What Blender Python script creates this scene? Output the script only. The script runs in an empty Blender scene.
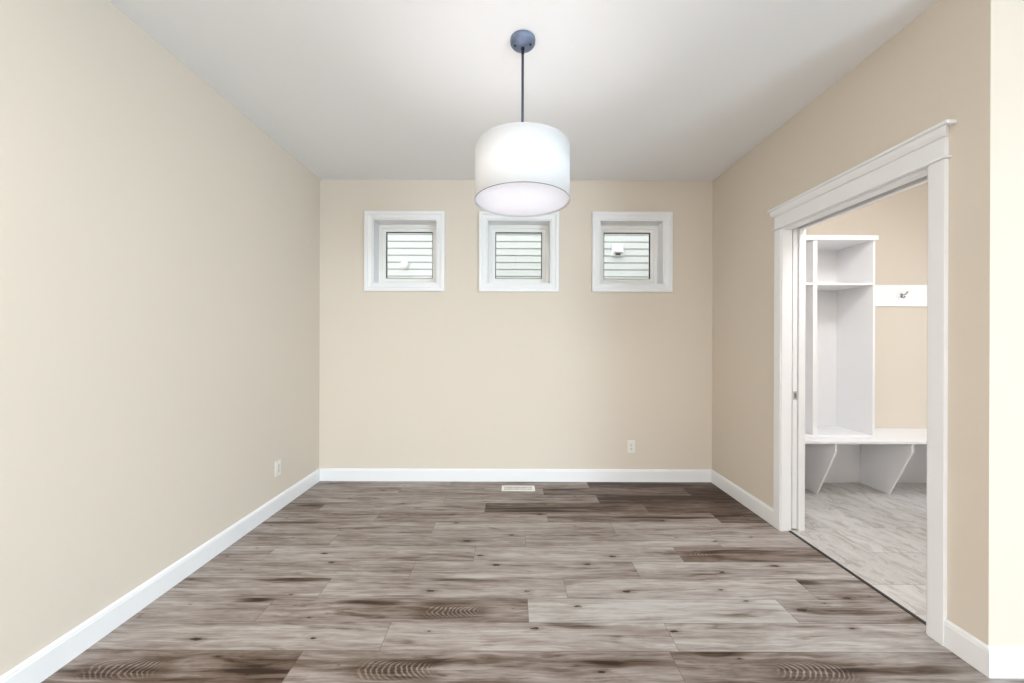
import bpy, bmesh, math, random
from mathutils import Vector, Matrix
random.seed(7)
S = bpy.context.scene
C = S.collection

# ------------------------------------------------------------------ helpers
def link(name, bm, mat, parent=None, bevel=0.0, seg=2, smooth=False):
    me = bpy.data.meshes.new(name)
    bmesh.ops.recalc_face_normals(bm, faces=bm.faces[:])
    bm.to_mesh(me); bm.free()
    if mat is not None:
        for m in (mat if isinstance(mat, (list, tuple)) else [mat]):
            me.materials.append(m)
    o = bpy.data.objects.new(name, me); C.objects.link(o)
    if parent is not None:
        o.parent = parent
        o.matrix_parent_inverse = Matrix.Identity(4)
        o.location = -Vector(parent.location) if parent.parent is None else -(Vector(parent.location) + Vector(parent.parent.location))
    if bevel > 0:
        md = o.modifiers.new('bevel', 'BEVEL'); md.width = bevel; md.segments = seg
        md.limit_method = 'ANGLE'; md.angle_limit = math.radians(40)
    if smooth:
        for p in me.polygons: p.use_smooth = True
    return o

def box(bm, x0, x1, y0, y1, z0, z1):
    v = [bm.verts.new(p) for p in ((x0,y0,z0),(x1,y0,z0),(x1,y1,z0),(x0,y1,z0),(x0,y0,z1),(x1,y0,z1),(x1,y1,z1),(x0,y1,z1))]
    for f in ((0,3,2,1),(4,5,6,7),(0,1,5,4),(1,2,6,5),(2,3,7,6),(3,0,4,7)):
        bm.faces.new([v[i] for i in f])

def boxes(*bs):
    bm = bmesh.new()
    for b in bs: box(bm, *b)
    return bm

def lathe(bm, prof, cx, cy, cz, n=64, closed=False):
    """revolve (r, z) profile about the vertical through cx, cy"""
    rings = []
    for r, z in prof:
        if r < 1e-6:
            rings.append([bm.verts.new((cx, cy, cz+z))])
        else:
            rings.append([bm.verts.new((cx+r*math.cos(2*math.pi*i/n), cy+r*math.sin(2*math.pi*i/n), cz+z)) for i in range(n)])
    prs = list(zip(rings[:-1], rings[1:]))
    if closed: prs.append((rings[-1], rings[0]))
    for a, b in prs:
        for i in range(n):
            j = (i+1) % n
            if len(a) == 1 and len(b) == 1: continue
            if len(a) == 1: bm.faces.new((a[0], b[i], b[j]))
            elif len(b) == 1: bm.faces.new((a[i], a[j], b[0]))
            else: bm.faces.new((a[i], a[j], b[j], b[i]))

def tube(bm, pts, r, n=12):
    pts = [Vector(p) for p in pts]
    rad = r if isinstance(r, (list, tuple)) else [r]*len(pts)
    rings = []; up = None
    for i, p in enumerate(pts):
        t = (pts[min(i+1, len(pts)-1)] - pts[max(i-1, 0)]).normalized()
        if up is None:
            up = Vector((0,0,1)) if abs(t.z) < .9 else Vector((1,0,0))
        s = t.cross(up).normalized(); up = s.cross(t).normalized()
        rings.append([bm.verts.new(p + rad[i]*(math.cos(2*math.pi*k/n)*s + math.sin(2*math.pi*k/n)*up)) for k in range(n)])
    for a, b in zip(rings[:-1], rings[1:]):
        for i in range(n):
            j = (i+1) % n; bm.faces.new((a[i], a[j], b[j], b[i]))
    bm.faces.new(rings[0][::-1]); bm.faces.new(rings[-1])

def sweep_profile(bm, prof, a, b, out, miter0=0.0, miter1=0.0):
    """straight moulding: prof = [(proud, height)...] closed outline, from a to b on the floor plane;
    out = unit vector pointing away from the wall. miter = how much each end runs on per unit of proudness."""
    a = Vector(a); b = Vector(b); out = Vector(out); t = (b-a).normalized()
    A = [bm.verts.new(a + out*p + Vector((0,0,h)) - t*p*miter0) for p, h in prof]
    B = [bm.verts.new(b + out*p + Vector((0,0,h)) + t*p*miter1) for p, h in prof]
    n = len(prof)
    for i in range(n):
        j = (i+1) % n; bm.faces.new((A[i], A[j], B[j], B[i]))
    bm.faces.new(A[::-1]); bm.faces.new(B)

def cells(bm, us, vs, hole, put):
    """fill a wall grid, leaving the cells hole() says; put(u0,u1,v0,v1) gives box extents"""
    for u0, u1 in zip(us[:-1], us[1:]):
        for v0, v1 in zip(vs[:-1], vs[1:]):
            if not hole((u0+u1)/2, (v0+v1)/2): box(bm, *put(u0, u1, v0, v1))

def struct(o, label=None):
    o['kind'] = 'structure'
    if label: o['label'] = label
    return o
def tag(o, label, cat, group=None):
    o['label'] = label; o['category'] = cat
    if group: o['group'] = group
    return o
def empty(name, loc):
    o = bpy.data.objects.new(name, None); C.objects.link(o); o.location = loc
    o.empty_display_size = .1
    return o

# ------------------------------------------------------------------ materials
def srgb(r, g, b):
    f = lambda c: (c/255/12.92) if c/255 <= .04045 else ((c/255+.055)/1.055)**2.4
    return (f(r), f(g), f(b), 1)
def principled(name, col, rough=.5, metal=0.0, spec=.5):
    m = bpy.data.materials.new(name); m.use_nodes = True
    b = m.node_tree.nodes['Principled BSDF']
    b.inputs['Base Color'].default_value = col
    b.inputs['Roughness'].default_value = rough
    b.inputs['Metallic'].default_value = metal
    b.inputs['Specular IOR Level'].default_value = spec
    return m
def add_bump(m, scale, strength, dist=.001, detail=3):
    nt = m.node_tree; N = nt.nodes; L = nt.links
    tc = N.new('ShaderNodeNewGeometry'); nz = N.new('ShaderNodeTexNoise'); bp = N.new('ShaderNodeBump')
    nz.inputs['Scale'].default_value = scale; nz.inputs['Detail'].default_value = detail
    bp.inputs['Strength'].default_value = strength; bp.inputs['Distance'].default_value = dist
    L.new(tc.outputs['Position'], nz.inputs['Vector']); L.new(nz.outputs['Fac'], bp.inputs['Height'])
    L.new(bp.outputs['Normal'], N['Principled BSDF'].inputs['Normal'])
def add_mottle(m, c2, scale, fac):
    nt = m.node_tree; N = nt.nodes; L = nt.links
    b = N['Principled BSDF']; c1 = tuple(b.inputs['Base Color'].default_value)
    g = N.new('ShaderNodeNewGeometry'); nz = N.new('ShaderNodeTexNoise'); mx = N.new('ShaderNodeMix'); mx.data_type = 'RGBA'
    mr = N.new('ShaderNodeMath'); mr.operation = 'MULTIPLY'; mr.inputs[1].default_value = fac
    nz.inputs['Scale'].default_value = scale
    L.new(g.outputs['Position'], nz.inputs['Vector']); L.new(nz.outputs['Fac'], mr.inputs[0]); L.new(mr.outputs[0], mx.inputs[0])
    mx.inputs[6].default_value = c1; mx.inputs[7].default_value = c2
    L.new(mx.outputs[2], b.inputs['Base Color'])

WALL = srgb(223, 212, 198)
m_wall = principled('beige_wall_paint', WALL, .75, spec=.25); add_mottle(m_wall, srgb(219, 208, 194), 1.3, .6); add_bump(m_wall, 260, .12)
m_ceil = principled('white_ceiling_paint', srgb(245, 245, 246), .9, spec=.1); add_bump(m_ceil, 140, .25)
m_trim = principled('white_trim_paint', srgb(242, 242, 243), .35, spec=.45); add_bump(m_trim, 90, .03)
m_vinyl = principled('white_window_vinyl', srgb(246, 245, 241), .4); add_bump(m_vinyl, 90, .03)
m_lam = principled('white_cabinet_laminate', srgb(244, 244, 246), .4); add_bump(m_lam, 120, .03)
m_black = principled('black_rubber', srgb(22, 22, 22), .6); add_bump(m_black, 300, .1)
m_strip = principled('dark_transition_metal', srgb(50, 46, 43), .45, .3); add_bump(m_strip, 200, .1)
m_bronze = principled('slate_bronze_metal', srgb(128, 142, 168), .38, .6); add_mottle(m_bronze, srgb(80, 90, 110), 40, .8)
m_rod = principled('dark_rod_metal', srgb(84, 90, 106), .35, .6); add_mottle(m_rod, srgb(52, 56, 68), 30, .6)
m_screw = principled('dark_screw_metal', srgb(20, 22, 28), .4, .6); add_bump(m_screw, 200, .1)
m_nickel = principled('polished_hook_metal', srgb(150, 148, 148), .25, 1.0); add_mottle(m_nickel, srgb(90, 88, 88), 60, .6)
m_latch = principled('brushed_latch_metal', srgb(190, 190, 190), .5, .4); add_bump(m_latch, 300, .1)
m_plate = principled('white_outlet_plastic', srgb(236, 232, 224), .4); add_bump(m_plate, 200, .03)
m_slot = principled('dark_slot', srgb(70, 64, 58), .7); add_bump(m_slot, 200, .1)
m_reg = principled('white_register_enamel', srgb(240, 236, 232), .4); add_bump(m_reg, 200, .03)
m_siding = principled('pale_vinyl_siding', srgb(230, 233, 232), .6, spec=.3); add_mottle(m_siding, srgb(222, 227, 225), 6, .7)
m_vent = principled('white_vent_plastic', srgb(248, 248, 248), .4); add_bump(m_vent, 200, .03)
m_ground = principled('gravel_ground', srgb(140, 136, 128), .95); add_mottle(m_ground, srgb(90, 86, 80), 60, .8)

m_rim = principled('thin_grey_rim', srgb(120,118,118), .6); add_bump(m_rim, 300, .1)

def glass_material():
    m = bpy.data.materials.new('window_glass'); m.use_nodes = True; nt = m.node_tree; N = nt.nodes; L = nt.links
    N.clear()
    out = N.new('ShaderNodeOutputMaterial'); mx = N.new('ShaderNodeMixShader'); tr = N.new('ShaderNodeBsdfTransparent'); gl = N.new('ShaderNodeBsdfGlossy')
    fr = N.new('ShaderNodeFresnel'); fr.inputs['IOR'].default_value = 1.45
    tr.inputs['Color'].default_value = (.95, .965, .96, 1); gl.inputs['Roughness'].default_value = .02
    nz = N.new('ShaderNodeTexNoise'); nz.inputs['Scale'].default_value = 3; bp = N.new('ShaderNodeBump'); bp.inputs['Strength'].default_value = .01
    L.new(nz.outputs['Fac'], bp.inputs['Height']); L.new(bp.outputs['Normal'], gl.inputs['Normal'])
    L.new(fr.outputs[0], mx.inputs[0]); L.new(tr.outputs[0], mx.inputs[1]); L.new(gl.outputs[0], mx.inputs[2]); L.new(mx.outputs[0], out.inputs[0])
    return m
m_glass = glass_material()

def translucent(name, col, frac, weave=0):
    m = bpy.data.materials.new(name); m.use_nodes = True; nt = m.node_tree; N = nt.nodes; L = nt.links
    N.clear()
    out = N.new('ShaderNodeOutputMaterial'); mx = N.new('ShaderNodeMixShader'); df = N.new('ShaderNodeBsdfDiffuse'); tl = N.new('ShaderNodeBsdfTranslucent')
    mx.inputs[0].default_value = frac
    df.inputs['Color'].default_value = col; tl.inputs['Color'].default_value = col
    if weave:
        g = N.new('ShaderNodeTexCoord'); nz = N.new('ShaderNodeTexNoise'); nz.inputs['Scale'].default_value = weave; bp = N.new('ShaderNodeBump'); bp.inputs['Strength'].default_value = .08; bp.inputs['Distance'].default_value = .001
        L.new(g.outputs['Object'], nz.inputs['Vector']); L.new(nz.outputs['Fac'], bp.inputs['Height']); L.new(bp.outputs['Normal'], df.inputs['Normal'])
    L.new(df.outputs[0], mx.inputs[1]); L.new(tl.outputs[0], mx.inputs[2]); L.new(mx.outputs[0], out.inputs[0])
    return m
m_shade = translucent('white_shade_fabric', (.80, .80, .81, 1), .09, 400)
m_diff = translucent('frosted_diffuser', (.86, .86, .89, 1), .38, 30)
def emitter(name, col, s):
    m = bpy.data.materials.new(name); m.use_nodes = True; N = m.node_tree.nodes; N.clear()
    e = N.new('ShaderNodeEmission'); o = N.new('ShaderNodeOutputMaterial'); e.inputs[0].default_value = col; e.inputs[1].default_value = s
    m.node_tree.links.new(e.outputs[0], o.inputs[0]); return m

# ---- node-graph sugar
class G:
    def __init__(s, nt): s.nt = nt; s.N = nt.nodes; s.L = nt.links
    def put(s, sock, v):
        if isinstance(v, bpy.types.NodeSocket): s.L.new(v, sock)
        else: sock.default_value = v
    def m(s, op, a, b=0.0, c=None, clamp=False):
        n = s.N.new('ShaderNodeMath'); n.operation = op; n.use_clamp = clamp
        s.put(n.inputs[0], a); s.put(n.inputs[1], b)
        if c is not None: s.put(n.inputs[2], c)
        return n.outputs[0]
    def xyz(s, x, y, z=0.0):
        n = s.N.new('ShaderNodeCombineXYZ'); s.put(n.inputs[0], x); s.put(n.inputs[1], y); s.put(n.inputs[2], z); return n.outputs[0]
    def noise(s, vec, scale=1, detail=3, rough=.5, dist=0):
        n = s.N.new('ShaderNodeTexNoise'); s.L.new(vec, n.inputs['Vector'])
        n.inputs['Scale'].default_value = scale; n.inputs['Detail'].default_value = detail; n.inputs['Roughness'].default_value = rough; n.inputs['Distortion'].default_value = dist
        return n.outputs['Fac']
    def ss(s, v, a, b, lo=0.0, hi=1.0):
        n = s.N.new('ShaderNodeMapRange'); n.interpolation_type = 'SMOOTHSTEP'
        s.put(n.inputs[0], v); n.inputs[1].default_value = a; n.inputs[2].default_value = b; n.inputs[3].default_value = lo; n.inputs[4].default_value = hi
        return n.outputs[0]
    def mix(s, f, a, b):
        n = s.N.new('ShaderNodeMix'); n.data_type = 'RGBA'; s.put(n.inputs[0], f); s.put(n.inputs[6], a); s.put(n.inputs[7], b); return n.outputs[2]
    def attr(s, name):
        n = s.N.new('ShaderNodeAttribute'); n.attribute_name = name
        q = s.N.new('ShaderNodeSeparateXYZ'); s.L.new(n.outputs['Vector'], q.inputs[0]); return q.outputs

PW = .159
def plank_material():
    m = principled('grey_oak_vinyl_plank', (.5,.5,.5,1), .42, spec=.35); g = G(m.node_tree); N = g.N
    uvn = N.new('ShaderNodeUVMap'); uvn.uv_map = 'UVMap'; q = N.new('ShaderNodeSeparateXYZ'); g.L.new(uvn.outputs[0], q.inputs[0])
    u, v = q.outputs[0], q.outputs[1]                      # metres along / across the plank
    tone, seed, warm = g.attr('tone')[:3]
    cu, clen, camt = g.attr('cath')[:3]
    sx = g.m('MULTIPLY', seed, 61.0)
    # warp so the grain lines wander
    w = g.noise(g.xyz(g.m('ADD', g.m('MULTIPLY', u, 2.2), sx), g.m('MULTIPLY', v, 7.0), seed), 1, 2)
    vw = g.m('ADD', v, g.m('MULTIPLY', g.m('SUBTRACT', w, .5), .055))
    fine = g.noise(g.xyz(g.m('ADD', g.m('MULTIPLY', u, 3.0), sx), g.m('MULTIPLY', vw, 120.0), seed), 1, 4, .6)
    mid = g.noise(g.xyz(g.m('ADD', g.m('MULTIPLY', u, 1.7), sx), g.m('MULTIPLY', vw, 30.0), g.m('ADD', seed, 3.1)), 1, 3, .55)
    broad = g.noise(g.xyz(g.m('ADD', g.m('MULTIPLY', u, 1.3), sx), g.m('MULTIPLY', vw, 11.0), g.m('ADD', seed, 7.7)), 1, 3, .5, .4)
    smoke = g.noise(g.xyz(g.m('ADD', g.m('MULTIPLY', u, 5.0), sx), g.m('MULTIPLY', vw, 22.0), g.m('ADD', seed, 5.5)), 1, 3, .6, 1.2)
    # cathedral arcs : nested parabolas
    dv = g.m('SUBTRACT', v, .070)
    par = g.m('MULTIPLY', g.m('MULTIPLY', dv, dv), g.m('MULTIPLY', g.m('SIGN', clen), 22.0))
    du = g.m('SUBTRACT', u, cu)
    ph = g.m('ADD', g.m('ADD', du, par), g.m('MULTIPLY', g.m('SUBTRACT', g.noise(g.xyz(g.m('ADD', g.m('MULTIPLY', u, 6.0), sx), g.m('MULTIPLY', v, 16.0), 0.0), 1, 2), .5), .07))
    spacing = g.m('ADD', 275.0, g.m('MULTIPLY', du, 220.0))
    ring = g.m('SINE', g.m('MULTIPLY', ph, spacing))
    ring = g.ss(ring, -.1, .95)
    env_u = g.ss(g.m('ABSOLUTE', g.m('DIVIDE', du, clen)), .55, 1.0, 1.0, 0.0)
    env_v = g.ss(g.m('ABSOLUTE', dv), .015, .062, 1.0, 0.0)
    env = g.m('MULTIPLY', g.m('MULTIPLY', env_u, env_v), camt)
    halo = g.m('MULTIPLY', g.m('MULTIPLY', g.ss(g.m('ABSOLUTE', g.m('DIVIDE', du, clen)), .5, 1.5, 1.0, 0.0), g.ss(g.m('ABSOLUTE', dv), .02, .07, 1.0, 0.0)), camt)
    # overall darkness
    d = g.m('ADD', tone, g.m('MULTIPLY', g.m('SUBTRACT', broad, .5), .75))
    d = g.m('ADD', d, g.m('MULTIPLY', g.m('SUBTRACT', mid, .5), .55))
    d = g.m('ADD', d, g.m('MULTIPLY', g.m('SUBTRACT', smoke, .5), .50))
    d = g.m('ADD', d, g.m('MULTIPLY', g.m('SUBTRACT', fine, .5), .50))
    d = g.m('ADD', d, g.m('MULTIPLY', halo, .30))
    grain = g.noise(g.xyz(g.m('ADD', g.m('MULTIPLY', u, 5.5), sx), g.m('MULTIPLY', vw, 62.0), g.m('ADD', seed, 21.3)), 1, 3, .65, .3)
    d = g.m('ADD', d, g.m('MULTIPLY', g.m('SUBTRACT', grain, .5), .60))
    streak = g.m('MULTIPLY', g.ss(broad, .60, .76), g.ss(mid, .42, .62))
    d = g.m('ADD', d, g.m('MULTIPLY', streak, .30))
    flow = g.noise(g.xyz(g.m('ADD', g.m('MULTIPLY', u, 1.9), sx), g.m('MULTIPLY', vw, 17.0), g.m('ADD', seed, 11.3)), 1, 4, .55, 2.2)
    d = g.m('ADD', d, g.m('MULTIPLY', g.ss(flow, .58, .74), .26))
    d = g.m('SUBTRACT', d, g.m('MULTIPLY', g.ss(flow, .42, .28), .14))
    d = g.m('SUBTRACT', d, g.m('MULTIPLY', g.m('MULTIPLY', g.m('MULTIPLY', env, ring), g.ss(smoke, .3, .6, .25, 1.0)), .40))
    su, sv, sh = g.attr('streak')[:3]
    a1 = g.m('DIVIDE', g.m('SUBTRACT', u, su), sh); b1 = g.m('DIVIDE', g.m('SUBTRACT', vw, sv), .020)
    rr = g.m('SQRT', g.m('ADD', g.m('MULTIPLY', a1, a1), g.m('MULTIPLY', b1, b1)))
    rr = g.m('ADD', rr, g.m('MULTIPLY', g.m('SUBTRACT', smoke, .5), 1.3))
    d = g.m('ADD', d, g.m('MULTIPLY', g.ss(rr, .35, 1.35, 1.0, 0.0), g.m('ADD', .26, g.m('MULTIPLY', fine, .30))))
    # dark line patch beside knots
    kn = None
    for nm in ('knot_a', 'knot_b'):
        ku, kv, ks = g.attr(nm)[:3]
        a = g.m('DIVIDE', g.m('SUBTRACT', u, ku), g.m('MULTIPLY', ks, 1.15)); b = g.m('DIVIDE', g.m('SUBTRACT', v, kv), g.m('MULTIPLY', ks, .42))
        r = g.m('SQRT', g.m('ADD', g.m('MULTIPLY', a, a), g.m('MULTIPLY', b, b)))
        r = g.m('ADD', r, g.m('MULTIPLY', g.m('SUBTRACT', g.noise(g.xyz(g.m('MULTIPLY', u, 60.0), g.m('MULTIPLY', v, 90.0), seed), 1, 2), .5), 1.3))
        core = g.ss(r, .45, 1.2, .6, 0.0); ha = g.ss(r, .8, 3.6, .14, 0.0)
        t = g.m('ADD', core, ha); kn = t if kn is None else g.m('ADD', kn, t)
    ramp = N.new('ShaderNodeValToRGB'); cr = ramp.color_ramp
    stops = [(0.0, (190,187,183)), (.22, (170,162,157)), (.42, (146,135,129)), (.6, (116,103,94)), (.78, (88,70,56)), (1.0, (38,26,18))]
    while len(cr.elements) > 1: cr.elements.remove(cr.elements[0])
    cr.elements[0].position = 0; cr.elements[0].color = srgb(*stops[0][1])
    for p, c in stops[1:]:
        e = cr.elements.new(p); e.color = srgb(*c)
    dd = g.m('ADD', d, kn, clamp=True)
    g.L.new(dd, ramp.inputs[0])
    col = g.mix(g.m('MULTIPLY', warm, .55, clamp=True), ramp.outputs[0], g.mix(dd, srgb(196,178,170), srgb(66,38,20)))
    # seams
    pl = g.attr('size')
    e1 = g.m('MINIMUM', u, g.m('SUBTRACT', pl[0], u)); e2 = g.m('MINIMUM', v, g.m('SUBTRACT', pl[1], v))
    e = g.m('MINIMUM', e1, e2)
    seam = g.ss(e, .0004, .0022, 1.0, 0.0)
    col = g.mix(g.m('MULTIPLY', seam, .55), col, srgb(58, 50, 45))
    b = N['Principled BSDF']; g.L.new(col, b.inputs['Base Color'])
    bp = N.new('ShaderNodeBump'); bp.inputs['Strength'].default_value = .25; bp.inputs['Distance'].default_value = .0006
    h = g.m('SUBTRACT', g.m('MULTIPLY', fine, .5), seam); g.L.new(h, bp.inputs['Height']); g.L.new(bp.outputs[0], b.inputs['Normal'])
    g.L.new(g.m('ADD', .40, g.m('MULTIPLY', mid, .15)), b.inputs['Roughness'])
    return m
m_plank = plank_material()

def tile_material():
    m = principled('pale_marbled_tile', (.6,.6,.6,1), .35, spec=.4); g = G(m.node_tree); N = g.N
    uvn = N.new('ShaderNodeUVMap'); uvn.uv_map = 'UVMap'; q = N.new('ShaderNodeSeparateXYZ'); g.L.new(uvn.outputs[0], q.inputs[0]); u, v = q.outputs[0], q.outputs[1]
    tone, seed, ang = g.attr('tone')[:3]; pl = g.attr('size'); sx = g.m('MULTIPLY', seed, 47.0)
    a = g.noise(g.xyz(g.m('ADD', g.m('MULTIPLY', u, 5.0), sx), g.m('ADD', g.m('MULTIPLY', v, 10.0), g.m('MULTIPLY', u, 2.0)), seed), 1, 6, .66, 1.6)
    c = g.noise(g.xyz(g.m('ADD', g.m('MULTIPLY', u, 2.0), sx), g.m('MULTIPLY', v, 5.0), seed), 1, 2)
    vein = g.ss(g.m('ABSOLUTE', g.m('SUBTRACT', a, .5)), 0.0, .05, 1.0, 0.0)
    d = g.m('ADD', tone, g.m('ADD', g.m('MULTIPLY', g.m('SUBTRACT', a, .5), 1.5), g.m('MULTIPLY', g.m('SUBTRACT', c, .5), .5)), clamp=True)
    col = g.mix(d, srgb(222,220,218), srgb(140,128,119))
    col = g.mix(g.m('MULTIPLY', vein, .28), col, srgb(240,239,238))
    e = g.m('MINIMUM', g.m('MINIMUM', u, g.m('SUBTRACT', pl[0], u)), g.m('MINIMUM', v, g.m('SUBTRACT', pl[1], v)))
    col = g.mix(g.ss(e, .0012, .004, .7, 0.0), col, srgb(168,162,157))
    g.L.new(col, N['Principled BSDF'].inputs['Base Color'])
    return m
m_tile = tile_material()

# ------------------------------------------------------------------ dimensions (metres); camera stands at x=0, y=0
XL, XR, YB, H = -1.753, 1.825, 3.461, 2.742
XM = 1.963                    # mudroom face of the shared wall
YE = 1.452                    # end wall facing the living side
YM = 1.57                     # mudroom face of that wall
XF, YR = 4.3, -8.0            # far right and rear walls
OP0, OP1, OH = 1.665, 2.557, 2.03   # pocket door opening along y, and head height
EYE = 1.266
WT = .205                     # back wall thickness

# ------------------------------------------------------------------ floor of planks
def attr_mesh(name, mat, planks):
    """planks: dicts with rect (x0,x1,y0,y1), along ('x'/'y') and attribute triples"""
    bm = bmesh.new(); uvl = bm.loops.layers.uv.new('UVMap')
    keys = [k for k in planks[0] if k not in ('rect', 'along')]
    lay = {k: bm.faces.layers.float_vector.new(k) for k in keys}
    for p in planks:
        x0, x1, y0, y1 = p['rect']
        vs = [bm.verts.new(c) for c in ((x0,y0,0),(x1,y0,0),(x1,y1,0),(x0,y1,0))]
        f = bm.faces.new(vs)
        if p['along'] == 'x': uv = [(0,0),(x1-x0,0),(x1-x0,y1-y0),(0,y1-y0)]
        else: uv = [(0,0),(0,x1-x0),(y1-y0,x1-x0),(y1-y0,0)]
        for lp, c in zip(f.loops, uv): lp[uvl].uv = c
        for k in keys: f[lay[k]] = Vector(p[k])
    # slab sides + underside
    me = bpy.data.meshes.new(name); bm.to_mesh(me); bm.free(); me.materials.append(mat)
    o = bpy.data.objects.new(name, me); C.objects.link(o); return o

FX0, FX1 = XL-.02, 1.866
Y0 = 1.557
joints = {-1: [-.85, .65], 0: [-1.76, -.54, .69], 1: [-1.16, .08, 1.305], 2: [-.96, .28, 1.52], 3: [-1.77, -.55, .695],
          4: [-1.44, -.22, 1.0], 5: [-1.137, .09, 1.31], 6: [-1.75, -.53, .694], 7: [-.968, .26, 1.48],
          8: [-1.45, -.2, 1.028], 9: [-1.74, -.53, .697], 10: [-.95, .27, 1.49], 11: [-1.76, -.54, .68]}
# tone (0 pale .. 1 dark), warmth, cathedral centre x / half length / amount   keyed by (row, index of the plank in that row)
tones = {(-1,0): (.60,.35,(-1.50,-.17,1.0)), (-1,1): (.50,.12,(-.45,-.17,1.0)), (-1,2): (.46,.08,(1.17,.17,1.0)),
         (0,0): (.34,.05,None), (0,1): (.34,.05,None), (0,2): (.29,.18,(.25,.15,.0)), (0,3): (.20,0,None),
         (1,0): (.40,.1,None), (1,1): (.50,.35,(-.28,-.15,1.0)), (1,2): (.14,0,None), (1,3): (.36,.05,None),
         (2,0): (.38,.15,None), (2,1): (.30,.12,None), (2,2): (.31,.15,None), (2,3): (.46,.05,None),
         (3,0): (.35,0,None), (3,1): (.36,.1,None), (3,2): (.33,.15,None), (3,3): (.30,.12,None),
         (4,0): (.36,0,None), (4,1): (.33,.05,None), (4,2): (.28,.1,None), (4,3): (.56,.55,(1.14,-.10,.7)),
         (5,0): (.42,.1,None), (5,1): (.35,.1,None), (5,2): (.30,.1,None), (5,3): (.32,.1,None),
         (6,0): (.48,.2,None), (6,1): (.42,.15,None), (6,2): (.34,.15,None), (6,3): (.36,.1,None),
         (7,0): (.36,.2,None), (7,1): (.42,.4,None), (7,2): (.48,.35,None), (7,3): (.74,.8,None),  # right-hand boards from here back: brown wood, shading partly put into the dark tone
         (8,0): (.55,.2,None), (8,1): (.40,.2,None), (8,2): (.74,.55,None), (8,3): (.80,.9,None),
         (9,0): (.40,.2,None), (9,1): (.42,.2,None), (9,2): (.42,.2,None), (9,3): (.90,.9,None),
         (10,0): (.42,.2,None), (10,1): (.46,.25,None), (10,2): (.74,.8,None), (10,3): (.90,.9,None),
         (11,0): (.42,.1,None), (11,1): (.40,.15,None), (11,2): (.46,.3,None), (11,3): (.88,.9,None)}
# real positions of the dark knots on the boards (x, y, size)
knots = [(-1.098,3.236,.016),(-1.117,2.269,.022),(-.286,2.418,.022),(-.85,2.97,.018),(-.385,2.658,.016),(-.184,2.253,.018),
 (.213,2.797,.018),(1.073,2.703,.018),(0,2.493,.018),(1.301,2.424,.018),(.597,2.248,.02),(.434,2.167,.016),
 (-1.031,2.177,.018),(-1.162,2.025,.020),(-1.236,1.86,.022),(-1.338,1.614,.022),(-.841,1.62,.014),
 (-.412,1.932,.020),(.081,1.932,.014),(.588,1.932,.02),(-.085,2.157,.020),(.321,1.822,.02),(.106,1.682,.017),
 (1.164,2.097,.015),(1.498,2.157,.02),(1.076,1.948,.014),(1.153,1.865,.014),(1.38,1.802,.024),(1.668,1.887,.016),
 (.715,1.667,.017),(1.518,1.688,.013),(-1.0,1.45,.014),(.35,1.46,.014)]
streaks = [(-.72,1.838,.20),(-1.16,2.02,.2),(-1.26,1.862,.10),(-1.5,2.655,.26),(-1.54,2.935,.12),(.22,2.90,.45),(1.14,3.10,.42),
 (.45,3.262,.2),(1.55,2.01,.08),(.03,1.735,.05),(1.56,1.80,.24),(-.97,1.468,.13),(.45,1.50,.2),(.28,1.70,.13),(1.5,1.47,.25),
 (1.35,2.30,.3),(1.2,3.40,.4),(1.1,2.745,.5)]
rnd = random.Random(11)
planks = []
k0 = int(math.floor((YR - Y0)/PW)); k = k0
while Y0 + k*PW < YB:
    y0, y1 = Y0 + k*PW, Y0 + (k+1)*PW
    fx1 = FX1 if y0 > 1.45 else XF
    if k in joints: js = [j for j in joints[k] if FX0+.05 < j < fx1-.02]
    else:
        st = rnd.uniform(0, 1.22); js = []
        x = FX0 + .1 + st
        while x < fx1-.1: js.append(x); x += 1.22
    xs = [FX0] + js + [fx1]
    off = 1 if (k in joints and len(js) < len(joints[k])) else 0
    for i, (x0, x1) in enumerate(zip(xs[:-1], xs[1:])):
        # a joint hidden just beyond the left wall still counts for numbering
        idx = i + (1 if k in joints and joints[k][0] <= FX0+.05 else 0)
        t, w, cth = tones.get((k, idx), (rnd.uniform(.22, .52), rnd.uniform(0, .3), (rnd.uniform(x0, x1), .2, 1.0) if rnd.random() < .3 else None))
        kk = [q for q in knots if x0 <= q[0] < x1 and y0 <= q[1] < y1][:2]
        while len(kk) < 2:
            kk.append((rnd.uniform(x0+.05, x1-.05), rnd.uniform(y0+.02, y1-.02), rnd.uniform(.003, .009)))
        c = (cth[0]-x0, cth[1], cth[2]) if cth else (0, .1, 0)
        st_ = [q for q in streaks if x0 <= q[0] < x1 and y0 <= q[1] < y1]
        st_ = st_[0] if st_ else (x0, y0-4.0, .05)
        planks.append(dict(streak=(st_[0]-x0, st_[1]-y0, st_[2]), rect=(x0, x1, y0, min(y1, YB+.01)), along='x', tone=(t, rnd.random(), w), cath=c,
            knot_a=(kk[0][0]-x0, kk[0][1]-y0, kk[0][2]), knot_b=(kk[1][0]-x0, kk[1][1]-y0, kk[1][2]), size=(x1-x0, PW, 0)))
    k += 1
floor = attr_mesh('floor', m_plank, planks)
struct(floor, 'grey brown wood plank floor')

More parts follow.
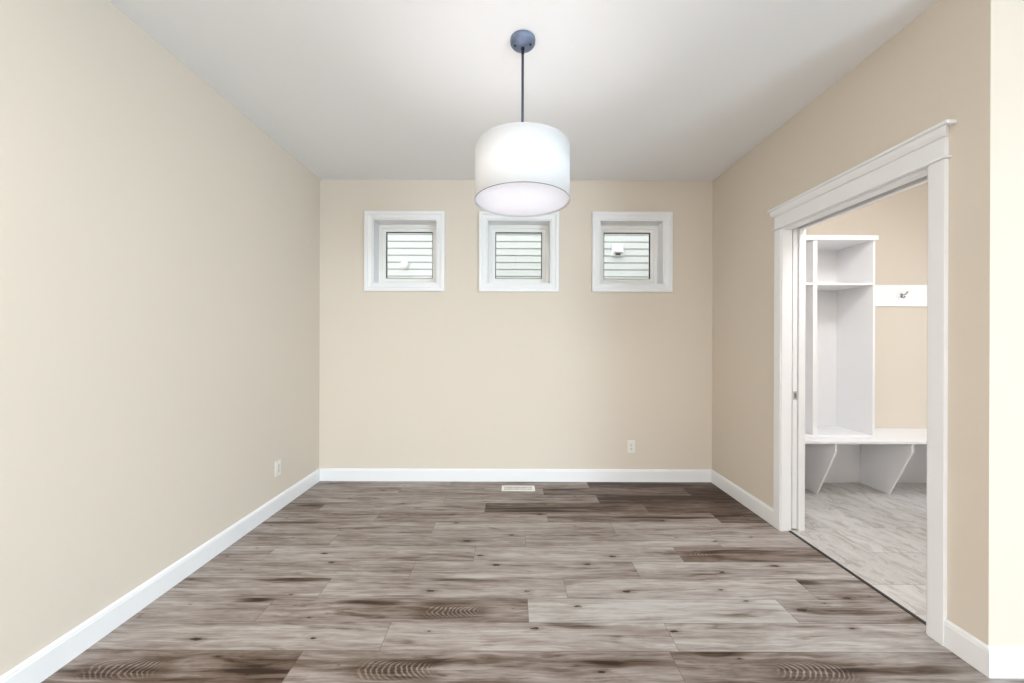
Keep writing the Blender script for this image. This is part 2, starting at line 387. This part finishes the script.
tiles = []
x = 1.881; ci = 0; TW, TL = .305, .61
while x < XF:
    y = YE - .1 - (.305 if ci % 2 else 0) + .30
    y = 1.385 + (.305 if ci % 2 else 0) - .61
    while y < YB:
        a, b = max(y, YE+.01), min(y+TL, YB)
        if b > a + .01:
            tiles.append(dict(rect=(x, min(x+TW, XF), a, b), along='y', tone=(rnd.uniform(.25,.60), rnd.random(), 0), size=(b-a, min(TW, XF-x), 0)))
        y += TL
    x += TW if ci else (TW)
    ci += 1
mf = attr_mesh('floor_mudroom', m_tile, tiles); mf.name = 'floor_2'; struct(mf, 'pale grey marbled tile floor of the mudroom')
o = link('threshold_strip', boxes((1.864, 1.883, OP0-.006, OP1+.004, -.004, .0035)), m_strip, bevel=.0015)
tag(o, 'thin dark transition strip on the floor across the doorway', 'threshold')

# subfloor, ceiling
struct(link('floor_slab', boxes((XL-.2, XF+.2, YR-.2, YB+WT, -.15, -.006)), m_ground)).name = 'floor_3'
struct(link('ceiling', boxes((XL-.2, XF+.2, YR-.2, YB+WT, H, H+.12)), m_ceil), 'smooth white ceiling')

# ------------------------------------------------------------------ walls
WC = [-.978, .060, 1.089]; WZ = 2.088; HO = .2945     # window centres, half opening
bm = bmesh.new()
xs = [XL-.2]; 
for c in WC: xs += [c-HO, c+HO]
xs += [XF+.2]; zs = [-.15, WZ-HO, WZ+HO, H]
cells(bm, xs, zs, lambda x, z: any(abs(x-c) < HO for c in WC) and abs(z-WZ) < HO, lambda a,b,c,d: (a,b,YB,YB+WT,c,d))
struct(link('wall_back', bm, m_wall), 'beige back wall with three small high windows')
struct(link('wall_left', boxes((XL-.2, XL, YR-.2, YB, -.15, H)), m_wall), 'beige left wall')

# shared wall with the pocket for the sliding door
G0, G1 = 1.884, 1.932
bm = boxes((XR, XM, YE, OP0-.018, -.006, H),                       # near post of the wall
           (XR, G0, OP1+.018, YB, -.006, H), (G1, XM, OP1+.018, YB, -.006, H),   # two skins round the pocket
           (XR, G0, OP0-.018, OP1+.018, OH+.018, H), (G1, XM, OP0-.018, OP1+.018, OH+.018, H),
           (G0, G1, OP0-.018, YB, OH+.10, H))
struct(link('wall_right', bm, m_wall), 'beige right wall with the pocket doorway')
struct(link('wall_front_right', boxes((XM, XF, YE, YM, -.006, H)), m_wall), 'bright wall end facing the camera')
# rest of the shell (living side behind the camera, mudroom right wall)
bm = bmesh.new()
ys = [YR-.2, -5.4, -2.2, 1.9, 3.0, YB]; zs = [-.15, .35, .9, 2.25, H]
def hole_r(y, z): return (-5.4 < y < -2.2 and .35 < z < 2.25) or (1.9 < y < 3.0 and .35 < z < 2.25)
cells(bm, ys, zs, hole_r, lambda a,b,c,d: (XF, XF+.2, a, b, c, d))
struct(link('wall_far_right', bm, m_wall))
bm = bmesh.new()
xs = [XL-.2, -1.3, 1.0, 1.5, 3.9, XF+.2]; zs = [-.15, .05, 2.3, H]
cells(bm, xs, zs, lambda x, z: (-1.3 < x < 1.0 or 1.5 < x < 3.9) and .05 < z < 2.3, lambda a,b,c,d: (a, b, YR-.2, YR, c, d))
struct(link('wall_rear', bm, m_wall))

# ------------------------------------------------------------------ baseboards
BP = [(0,0), (.014,0), (.014,.094), (.0115,.099), (.0115,.104), (.007,.109), (.003,.112), (0,.112)]
def base(name, a, b, out, m0=0, m1=0, label=None):
    bm = bmesh.new(); sweep_profile(bm, BP, a, b, out, m0, m1)
    struct(link(name, bm, m_trim), label)
base('baseboard_back', (XL, YB, 0), (XR, YB, 0), (0,-1,0), label='white baseboard along the back wall')
base('baseboard_left', (XL, YR, 0), (XL, YB, 0), (1,0,0), label='white baseboard along the left wall')
base('baseboard_right', (XR, 2.622, 0), (XR, YB, 0), (-1,0,0), label='white baseboard right of the far corner')
base('baseboard_right_near', (XR, YE, 0), (XR, 1.590, 0), (-1,0,0), 1, 0, label='short white baseboard between doorway and wall end')
base('baseboard_front_right', (XR, YE, 0), (XF, YE, 0), (0,-1,0), 1, 0, label='white baseboard of the bright wall end')

# ------------------------------------------------------------------ doorway trim: trim_1 casing, cornice; trim_2 jamb
CW = .070; CT = .018; RV = .005
def casing_leg(y_in, y_out, nm):
    s = 1 if y_out > y_in else -1
    bm = bmesh.new()
    pr = [(0, 0), (0, .012), (.007, .014), (.010, CT), (CW, CT), (CW, 0)]     # (across, proud)
    A = []; B = []
    for a, p in pr:
        A.append(bm.verts.new((XR-p, y_in+s*a, 0))); B.append(bm.verts.new((XR-p, y_in+s*a, 2.040)))
    n = len(pr)
    for i in range(n): bm.faces.new((A[i], A[(i+1)%n], B[(i+1)%n], B[i]))
    bm.faces.new(A); bm.faces.new(B[::-1])
    return bm
casing = empty('trim_1', (XR, (OP0+OP1)/2, 0)); struct(casing, 'white doorway casing with cornice head')
link('casing_leg', casing_leg(OP0-RV, OP0-RV-CW, ''), m_trim, casing, .001)
link('casing_leg', casing_leg(OP1-RV, OP1-RV+CW, ''), m_trim, casing, .001)
ya, yb = OP0-RV-CW, OP1-RV+CW
link('bead', boxes((XR-.028, XR, ya-.014, yb+.014, 2.040, 2.051)), m_trim, casing, .004, 3)
link('frieze', boxes((XR-CT, XR, ya, yb, 2.051, 2.132)), m_trim, casing, .001)
bm = bmesh.new()
sweep_profile(bm, [(0,2.132),(.024,2.132),(.028,2.137),(.034,2.150),(.036,2.172),(0,2.172)], (XR, ya, 0), (XR, yb, 0), (-1,0,0), .55, .55)
link('crown', bm, m_trim, casing)
link('cap', boxes((XR-.046, XR, ya-.032, yb+.032, 2.172, 2.187)), m_trim, casing, .004, 3)
# mudroom side casing
mc = empty('trim_2', (XM, (OP0+OP1)/2, 0)); struct(mc, 'white casing on the mudroom side')
link('casing_leg', boxes((XM, XM+.016, OP0-.075, OP0-.005, 0, 2.04)), m_trim, mc, .002)
link('casing_leg', boxes((XM, XM+.016, OP1+.005, OP1+.075, 0, 2.04)), m_trim, mc, .002)
link('casing_head', boxes((XM, XM+.016, OP0-.075, OP1+.075, 2.04, 2.12)), m_trim, mc, .002)
jm = empty('trim_3', (1.9, (OP0+OP1)/2, 0)); struct(jm, 'white split jamb lining the doorway')
link('jamb_side', boxes((XR, XM, OP0-.018, OP0, 0, OH+.018)), m_trim, jm, .001)
link('jamb_side', boxes((XR, G0, OP1, OP1+.018, 0, OH)), m_trim, jm, .001)
link('jamb_side', boxes((G1, XM, OP1, OP1+.018, 0, OH)), m_trim, jm, .001)
link('jamb_head', boxes((XR, G0, OP0, OP1+.018, OH, OH+.018)), m_trim, jm, .001)
link('jamb_head', boxes((G1, XM, OP0, OP1+.018, OH, OH+.018)), m_trim, jm, .001)
link('door_track', boxes((1.899, 1.917, OP0, YB-.03, OH+.05, OH+.08)), m_slot, jm)
# the door itself, slid into its pocket
door = link('door_1', boxes((1.8970, 1.9285, OP1+.010, YB-.01, .012, OH+.02)), m_trim, None, .0015)
struct(door, 'white pocket door slid into the wall, only its edge showing')
lt = boxes((1.9005, 1.9245, OP1+.0075, OP1+.0105, 0.885, 0.940)); l = link('latch_plate', lt, m_latch, door, .001); l['label'] = 'brushed metal edge pull'
link('latch_pull', boxes((1.907, 1.918, OP1+.0055, OP1+.008, 0.897, 0.928)), m_rim, l, .001)

# ------------------------------------------------------------------ windows
def ring_bm(cx, cz, ho, hi, y0, y1):
    return boxes((cx-ho, cx-hi, y0, y1, cz-ho, cz+ho), (cx+hi, cx+ho, y0, y1, cz-ho, cz+ho),
                 (cx-hi, cx+hi, y0, y1, cz-ho, cz-hi), (cx-hi, cx+hi, y0, y1, cz+hi, cz+ho))
def mitred_ring(bm, cx, cz, prof):
    """picture-frame moulding; prof = closed outline of (half size, y)"""
    R = []
    for h, y in prof:
        R.append([bm.verts.new((cx+sx*h, y, cz+sz*h)) for sx, sz in ((-1,-1),(1,-1),(1,1),(-1,1))])
    n = len(prof)
    for i in range(n):
        a, b = R[i], R[(i+1)%n]
        for k in range(4):
            kk = (k+1)%4; bm.faces.new((a[k], a[kk], b[kk], b[k]))
for i, cx in enumerate(WC):
    w = empty('window_%d' % (i+1), (cx, YB, WZ)); struct(w, ['left', 'middle', 'right'][i] + ' small square window with white frame')
    HI = HO
    bm = bmesh.new(); HC = .3635
    mitred_ring(bm, cx, WZ, [(HC, YB), (HC, YB-.021), (HC-.006, YB-.024), (HC-.028, YB-.024), (HC-.034, YB-.016), (HI+.012, YB-.012), (HI+.003, YB-.012), (HI, YB-.008), (HI, YB)])
    link('window_casing', bm, m_trim, w)
    bm = bmesh.new(); mitred_ring(bm, cx, WZ, [(HI, YB-.002), (HI+.0, YB+.15), (HI-.010, YB+.15), (HI-.010, YB-.002)])
    for v in bm.verts: pass
    link('jamb_liner', bm, m_trim, w)
    hi = HI - .010
    bm = bmesh.new()
    mitred_ring(bm, cx, WZ, [(hi, YB+.135), (hi, YB+.19), (hi-.064, YB+.19), (hi-.064, YB+.150), (hi-.058, YB+.146), (hi-.034, YB+.146), (hi-.030, YB+.135)])
    link('window_frame', bm, m_vinyl, w)
    g2 = hi-.064
    bm = bmesh.new(); mitred_ring(bm, cx, WZ, [(g2, YB+.1485), (g2+.0005, YB+.169), (g2-.0055, YB+.169), (g2-.004, YB+.1485)])
    link('gasket', bm, m_black, w)['label'] = 'black rubber gasket'
    link('glass_pane', boxes((cx-g2, cx+g2, YB+.170, YB+.174, WZ-g2, WZ+g2)), m_glass, w)['label'] = 'clear glass pane'

# ------------------------------------------------------------------ outside: neighbouring house wall with lap siding
house = empty('neighbouring_house', (0, 5.6, -.6)); tag(house, 'neighbouring house wall of pale horizontal siding seen through the windows', 'house')
bm = bmesh.new(); PT = .1016; z = 1.266 + (342-276.3)/380*5.55 - PT*28
z0 = z
# two stretches of siding, the seam between them just right of centre
for xa, xb, dy in ((-5.5, .045, 0), (.045, 6.5, -.0015)):
    z = z0; prev = None
    while z < 5.2:
        pts = [(5.562+dy, z), (5.540+dy, z+.001), (5.537+dy, z+.010), (5.552+dy, z+PT-.006), (5.562+dy, z+PT)]
        row = [(bm.verts.new((xa, y, zz)), bm.verts.new((xb, y, zz))) for y, zz in pts]
        for (a, b), (c, d) in zip(row[:-1], row[1:]): bm.faces.new((a, b, d, c))
        z += PT
link('siding', bm, m_siding, house)
link('wall_core', boxes((-5.5, 6.5, 5.57, 5.75, -.6, 5.25)), m_siding, house)
# square vent with hood
vx, vz = 1.53, 2.60
bm = boxes((vx-.085, vx+.085, 5.500, 5.54, vz-.08, vz+.09))
v = link('square_vent', bm, m_vent, house, .006, 3); v['label'] = 'white square vent hood on the siding'
bm = bmesh.new()
A = [bm.verts.new(p) for p in ((vx-.062, 5.50, vz+.07),(vx+.062, 5.50, vz+.07),(vx+.062, 5.44, vz-.035),(vx-.062, 5.44, vz-.035),(vx-.062, 5.50, vz-.035),(vx+.062, 5.50, vz-.035))]
for f in ((0,1,2,3),(0,3,4),(1,5,2),(3,2,5,4)): bm.faces.new([A[q] for q in f])
link('vent_hood', bm, m_vent, v)
link('vent_opening', boxes((vx-.035, vx+.035, 5.494, 5.5005, vz-.07, vz-.045)), m_slot, v)
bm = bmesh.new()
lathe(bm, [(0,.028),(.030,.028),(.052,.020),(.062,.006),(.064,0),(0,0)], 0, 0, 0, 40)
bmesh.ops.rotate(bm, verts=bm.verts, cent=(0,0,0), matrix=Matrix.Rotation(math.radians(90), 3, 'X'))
bmesh.ops.translate(bm, verts=bm.verts, vec=(-1.566, 5.536, 2.385))  # disc added to stand in for the blurred bright spot in the left pane
v = link('round_patch', bm, m_vent, house, smooth=True); v['label'] = 'white round patch on the siding standing in for a bright spot in the left window'
o = struct(link('ground', boxes((-9, 10, YB+WT, 5.6, -.75, -.6)), m_ground))

# ------------------------------------------------------------------ pendant lamp
PX, PY = .0475, 1.855
pend = empty('pendant_lamp', (PX, PY, H)); tag(pend, 'white drum shade pendant lamp hanging from the ceiling on a dark rod', 'lamp')
bm = bmesh.new(); lathe(bm, [(0,0),(.0605,0),(.0615,-.003),(.0605,-.018),(.056,-.024),(.047,-.027),(.02,-.0285),(.012,-.033),(.0105,-.040),(0,-.040)], PX, PY, H, 64)
can = link('canopy', bm, m_bronze, pend, smooth=True); can['label'] = 'slate blue metal ceiling canopy'
for sx, sy in ((-.038, .000), (.038, -.006)):
    bm = bmesh.new(); lathe(bm, [(0,-.0345),(.003,-.034),(.0052,-.031),(.0052,-.026),(0,-.026)], PX+sx, PY+sy, H, 20); link('screw', bm, m_screw, can, smooth=True)
ZT, ZB = EYE+.9396, EYE+.6845
bm = bmesh.new(); lathe(bm, [(0,-.036),(.0085,-.036),(.010,-.044),(.0085,-.052),(.0068,-.058),(.0068,-.075),(0,-.075)], PX, PY, H, 24)
link('swivel_joint', bm, m_screw, pend, smooth=True)
bm = bmesh.new(); lathe(bm, [(0,H-.07),(.0064,H-.07),(.0064,ZT-.06),(0,ZT-.06)], PX, PY, 0, 20); link('rod', bm, m_rod, pend, smooth=True)
SR = .2294
bm = bmesh.new(); lathe(bm, [(SR, ZB),(SR, ZT),(SR-.0022, ZT),(SR-.0022, ZB)], PX, PY, 0, 128, closed=True)
shade = link('lamp_shade', bm, m_shade, pend); shade['label'] = 'white fabric drum shade'
for p in shade.data.polygons: p.use_smooth = abs(p.normal.z) < .5
bm = bmesh.new(); lathe(bm, [(SR+.0009, ZB),(SR+.0009, ZB+.0026),(SR+.0001, ZB+.0026),(SR+.0001, ZB)], PX, PY, 0, 128, closed=True); link('lower_rim', bm, m_rim, shade)
bm = bmesh.new(); lathe(bm, [(SR+.0009, ZT-.004),(SR+.0009, ZT+.001),(SR+.0001, ZT+.001),(SR+.0001, ZT-.004)], PX, PY, 0, 128, closed=True); link('upper_rim', bm, m_shade, shade)
bm = bmesh.new(); lathe(bm, [(0, ZB+.008),(SR-.003, ZB+.008),(SR-.003, ZB+.011),(0, ZB+.011)], PX, PY, 0, 96); link('diffuser', bm, m_diff, pend)['label'] = 'frosted white diffuser disc'
bm = bmesh.new()
for a in (30, 150, 270):
    c, s = math.cos(math.radians(a)), math.sin(math.radians(a))
    tube(bm, [(PX, PY, ZT-.035), (PX+c*.06, PY+s*.06, ZT-.03), (PX+c*(SR-.003), PY+s*(SR-.003), ZT-.004)], .0025, 8)
link('spider_frame', bm, m_rod, pend)
BE = 56.0
m_bulb = emitter('bulb_glow', (.98, .96, .95, 1), BE)
sock = bmesh.new()
for a in (90, 210, 330):
    c, s = math.cos(math.radians(a)), math.sin(math.radians(a))
    bx, by = PX+c*.10, PY+s*.10
    tube(sock, [(PX, PY, ZT-.055), (bx, by, ZT-.055)], .005, 10)
    lathe(sock, [(0,0),(.017,0),(.019,-.05),(0,-.05)], bx, by, ZT-.05, 20)
    bm = bmesh.new(); lathe(bm, [(.012,-.048),(.014,-.06),(.024,-.08),(.028,-.098),(.024,-.115),(.012,-.126),(0,-.128)], bx, by, ZT-.05, 24)
    link('bulb', bm, m_bulb, pend, smooth=True)
link('lamp_socket', sock, m_vent, pend)

# ------------------------------------------------------------------ outlets and floor register
def outlet(name, loc, normal, label):
    """duplex receptacle; built facing -y then turned"""
    e = empty(name, loc); tag(e, label, 'outlet', None)
    rot = {'-y': 0, '+x': math.radians(90)}[normal]
    e.rotation_euler = (0, 0, rot)
    def part(nm, bm, mat, par=None, bev=0):
        me_o = link(nm, bm, mat, None, bev); me_o.parent = par or e; me_o.location = (0,0,0); return me_o
    part('cover_plate', boxes((-.035, .035, -.006, 0, -.0575, .0575)), m_plate, None, .0025)
    for dz in (.0195, -.0195):
        bm = bmesh.new(); lathe(bm, [(0,0),(.0172,0),(.0172,.004),(0,.004)], 0, 0, 0, 28)
        bmesh.ops.rotate(bm, verts=bm.verts, cent=(0,0,0), matrix=Matrix.Rotation(math.radians(90), 3, 'X'))
        for v in bm.verts: v.co.z = max(-.0135, min(.0135, v.co.z))
        bmesh.ops.translate(bm, verts=bm.verts, vec=(0, -.005, dz))
        rc = part('receptacle', bm, m_plate)
        part('slots', boxes((-.0075, -.0045, -.0095, -.0088, dz-.002, dz+.008), (.0045, .0075, -.0095, -.0088, dz-.002, dz+.007), (-.0025, .0025, -.0095, -.0088, dz-.0105, dz-.0055)), m_slot, rc)
    bm = bmesh.new(); lathe(bm, [(0,0),(.003,0),(.003,.0018),(0,.0018)], 0,0,0,12)
    bmesh.ops.rotate(bm, verts=bm.verts, cent=(0,0,0), matrix=Matrix.Rotation(math.radians(90), 3, 'X')); bmesh.ops.translate(bm, verts=bm.verts, vec=(0,-.006,0))
    part('screw', bm, m_slot)
outlet('wall_outlet', (1.087, YB, .319), '-y', 'small outlet low on the back wall below the right window')
outlet('wall_outlet', (XL, 2.847, .316), '+x', 'small white outlet low on the left wall near the corner')

RX0, RX1, RY0, RY1 = -.085, .201, 3.225, 3.341
reg = empty('floor_register', ((RX0+RX1)/2, (RY0+RY1)/2, 0)); tag(reg, 'white slotted floor register set in the planks near the back wall', 'vent')
bm = boxes((RX0, RX1, RY0, RY0+.022, 0, .006), (RX0, RX1, RY1-.022, RY1, 0, .006), (RX0, RX0+.022, RY0+.022, RY1-.022, 0, .006), (RX1-.022, RX1, RY0+.022, RY1-.022, 0, .006),
           (RX0+.022, RX1-.022, (RY0+RY1)/2-.005, (RY0+RY1)/2+.005, .0012, .0058))
link('frame', bm, m_reg, reg, .0015)
bm = bmesh.new(); n = 24
for i in range(n+1):
    xx = RX0+.022 + (RX1-RX0-.044)*i/n
    box(bm, xx-.0028, xx+.0028, RY0+.02, RY1-.02, .001, .0054)
link('grille', bm, m_reg, reg)
link('duct_opening', boxes((RX0+.02, RX1-.02, RY0+.02, RY1-.02, .0004, .001)), m_slot, reg)

# ------------------------------------------------------------------ mudroom built-ins
BX1 = 3.800; YF = 2.985; ZBN = .495
bench = empty('storage_bench', (XM+.9, 3.2, 0)); tag(bench, 'long white built-in mudroom bench with slanted supports', 'bench')
link('seat', boxes((XM+.001, BX1, YF, YB-.001, ZBN-.020, ZBN)), m_lam, bench, .0015)
link('back_panel', boxes((XM+.001, BX1, YB-.013, YB-.0005, 0.001, ZBN-.0205)), m_lam, bench)
def leg(x0):
    bm = bmesh.new(); pr = [(3.002, ZBN-.0205), (3.002, .405), (3.186, 0.001), (YB-.0135, 0.001), (YB-.0135, ZBN-.0205)]
    A = [bm.verts.new((x0, y, z)) for y, z in pr]; B = [bm.verts.new((x0+.016, y, z)) for y, z in pr]
    for i in range(5): bm.faces.new((A[i], A[(i+1)%5], B[(i+1)%5], B[i]))
    bm.faces.new(A[::-1]); bm.faces.new(B); return bm
for x0 in (XM+.002, 2.556, 3.162, BX1-.018): link('support', leg(x0), m_lam, bench, .001)

LF = 3.110; L1 = 2.971; ZL = ZBN + .0005
loc = empty('open_locker', (2.46, 3.28, ZBN)); tag(loc, 'tall white open locker with shelf standing on the mudroom bench', 'cabinet')
link('side_panel', boxes((L1-.018, L1, LF, YB-.007, ZL, 2.109)), m_lam, loc, .001)
link('side_panel', boxes((XM+.001, XM+.019, LF, YB-.007, ZL, 2.109)), m_lam, loc, .001)
link('divider', boxes((2.463, 2.497, LF, YB-.007, ZL+.0185, 2.1085)), m_lam, loc, .001)
link('bottom_board', boxes((XM+.0195, L1-.0185, LF, YB-.007, ZL, ZL+.018)), m_lam, loc, .001)
link('top_board', boxes((XM+.001, L1+.012, LF-.015, YB-.001, 2.1095, 2.146)), m_lam, loc, .001)
link('shelf', boxes((XM+.0195, 2.4625, LF+.001, YB-.007, 1.743, 1.761)), m_lam, loc, .001)
link('shelf', boxes((2.4975, L1-.0185, LF+.001, YB-.007, 1.743, 1.761)), m_lam, loc, .001)
link('back_panel', boxes((XM+.001, L1, YB-.0065, YB-.0005, ZL, 2.109)), m_lam, loc)

rail = link('hook_rail', boxes((L1+.001, BX1, YB-.019, YB-.0005, 1.603, 1.797)), m_lam, None, .002)
tag(rail, 'wide white board on the mudroom wall beside the open locker', 'rail')
def hook(x, label):
    e = empty('coat_hook', (x, YB-.019, 1.70)); tag(e, label, 'hook', 'coat hooks on the mudroom rail')
    y = YB-.019
    link('mounting_plate', boxes((x-.009, x+.009, y-.004, y, 1.680, 1.722)), m_nickel, e, .002, 3)
    bm = bmesh.new()
    tube(bm, [(x, y-.002, 1.705), (x+.001, y-.020, 1.704), (x+.004, y-.036, 1.710), (x+.006, y-.045, 1.722), (x+.007, y-.048, 1.730)], [.005,.0045,.004,.0045,.007], 12)
    link('upper_prong', bm, m_nickel, e, smooth=True)
    bm = bmesh.new()
    tube(bm, [(x, y-.002, 1.690), (x, y-.012, 1.681), (x, y-.020, 1.677), (x, y-.027, 1.682), (x, y-.030, 1.691)], [.005,.0045,.004,.0045,.006], 12)
    link('lower_prong', bm, m_nickel, e, smooth=True)
hook(3.525, 'dark metal coat hook on the white board seen through the doorway')

# ------------------------------------------------------------------ light
def area(name, loc, rot, sx, sy, power, col):
    l = bpy.data.lights.new(name, 'AREA'); l.shape = 'RECTANGLE'; l.size = sx; l.size_y = sy; l.energy = power; l.color = col
    o = bpy.data.objects.new(name, l); C.objects.link(o); o.location = loc; o.rotation_euler = [math.radians(a) for a in rot]; return o
DAY = (.84, .935, 1.0)
area('rear_window_daylight', (-.15, YR-.1, 1.2), (90, 0, 0), 2.3, 2.2, 60, DAY)
area('rear_patio_daylight', (2.7, YR-.1, 1.2), (90, 0, 0), 2.4, 2.2, 20, DAY)
area('side_window_daylight', (XF+.1, -3.8, 1.3), (90, 0, 90), 3.2, 1.9, 320, (.68, .87, 1.0))
area('mudroom_window_daylight', (XF+.1, 2.45, 1.3), (90, 0, 90), 1.1, 1.9, 10, DAY)
# unseen lamps added under the living side ceiling to brighten the walls
def overhead_lamp(x, y, p, col=(1.0, .95, .90), size=.3):
    l = bpy.data.lights.new('unseen_overhead_lamp', 'AREA'); l.shape = 'DISK'; l.size = size; l.energy = p; l.color = col
    o = bpy.data.objects.new('unseen_overhead_lamp', l); C.objects.link(o); o.location = (x, y, H-.03)
for x, y, p in ((-1.2, -.4, 36), (-1.1, -2.6, 38), (1.2, -3.4, 8), (1.2, -5.5, 10)): overhead_lamp(x, y, p)
overhead_lamp(2.3, 2.0, 15, (.97, .98, 1.0), .6)

w = bpy.data.worlds.new('World'); S.world = w; w.use_nodes = True
nt = w.node_tree; bg = nt.nodes['Background']
sky = nt.nodes.new('ShaderNodeTexSky'); sky.sky_type = 'HOSEK_WILKIE'; sky.turbidity = 8; sky.ground_albedo = .5
sky.sun_direction = Vector((-.3, -.5, .8)).normalized()
hs = nt.nodes.new('ShaderNodeHueSaturation'); hs.inputs['Saturation'].default_value = .12
nt.links.new(sky.outputs[0], hs.inputs['Color']); nt.links.new(hs.outputs[0], bg.inputs[0]); bg.inputs[1].default_value = 4.6

# ------------------------------------------------------------------ camera
cam = bpy.data.cameras.new('camera'); co = bpy.data.objects.new('camera', cam); C.objects.link(co)
cam.sensor_width = 36; cam.lens = 380/1024*36; cam.clip_start = .02; cam.shift_y = .6/1024
co.matrix_world = Matrix.Translation((0, 0, EYE)) @ Matrix.Rotation(math.radians(90), 4, 'X') @ Matrix.Rotation(math.radians(.2), 4, 'Z')
S.camera = co
vs = S.view_settings; S.display_settings.display_device = 'sRGB'
vs.view_transform = 'Standard'; vs.look = 'None'; vs.gamma = 1; vs.use_curve_mapping = False; vs.exposure = 0.42
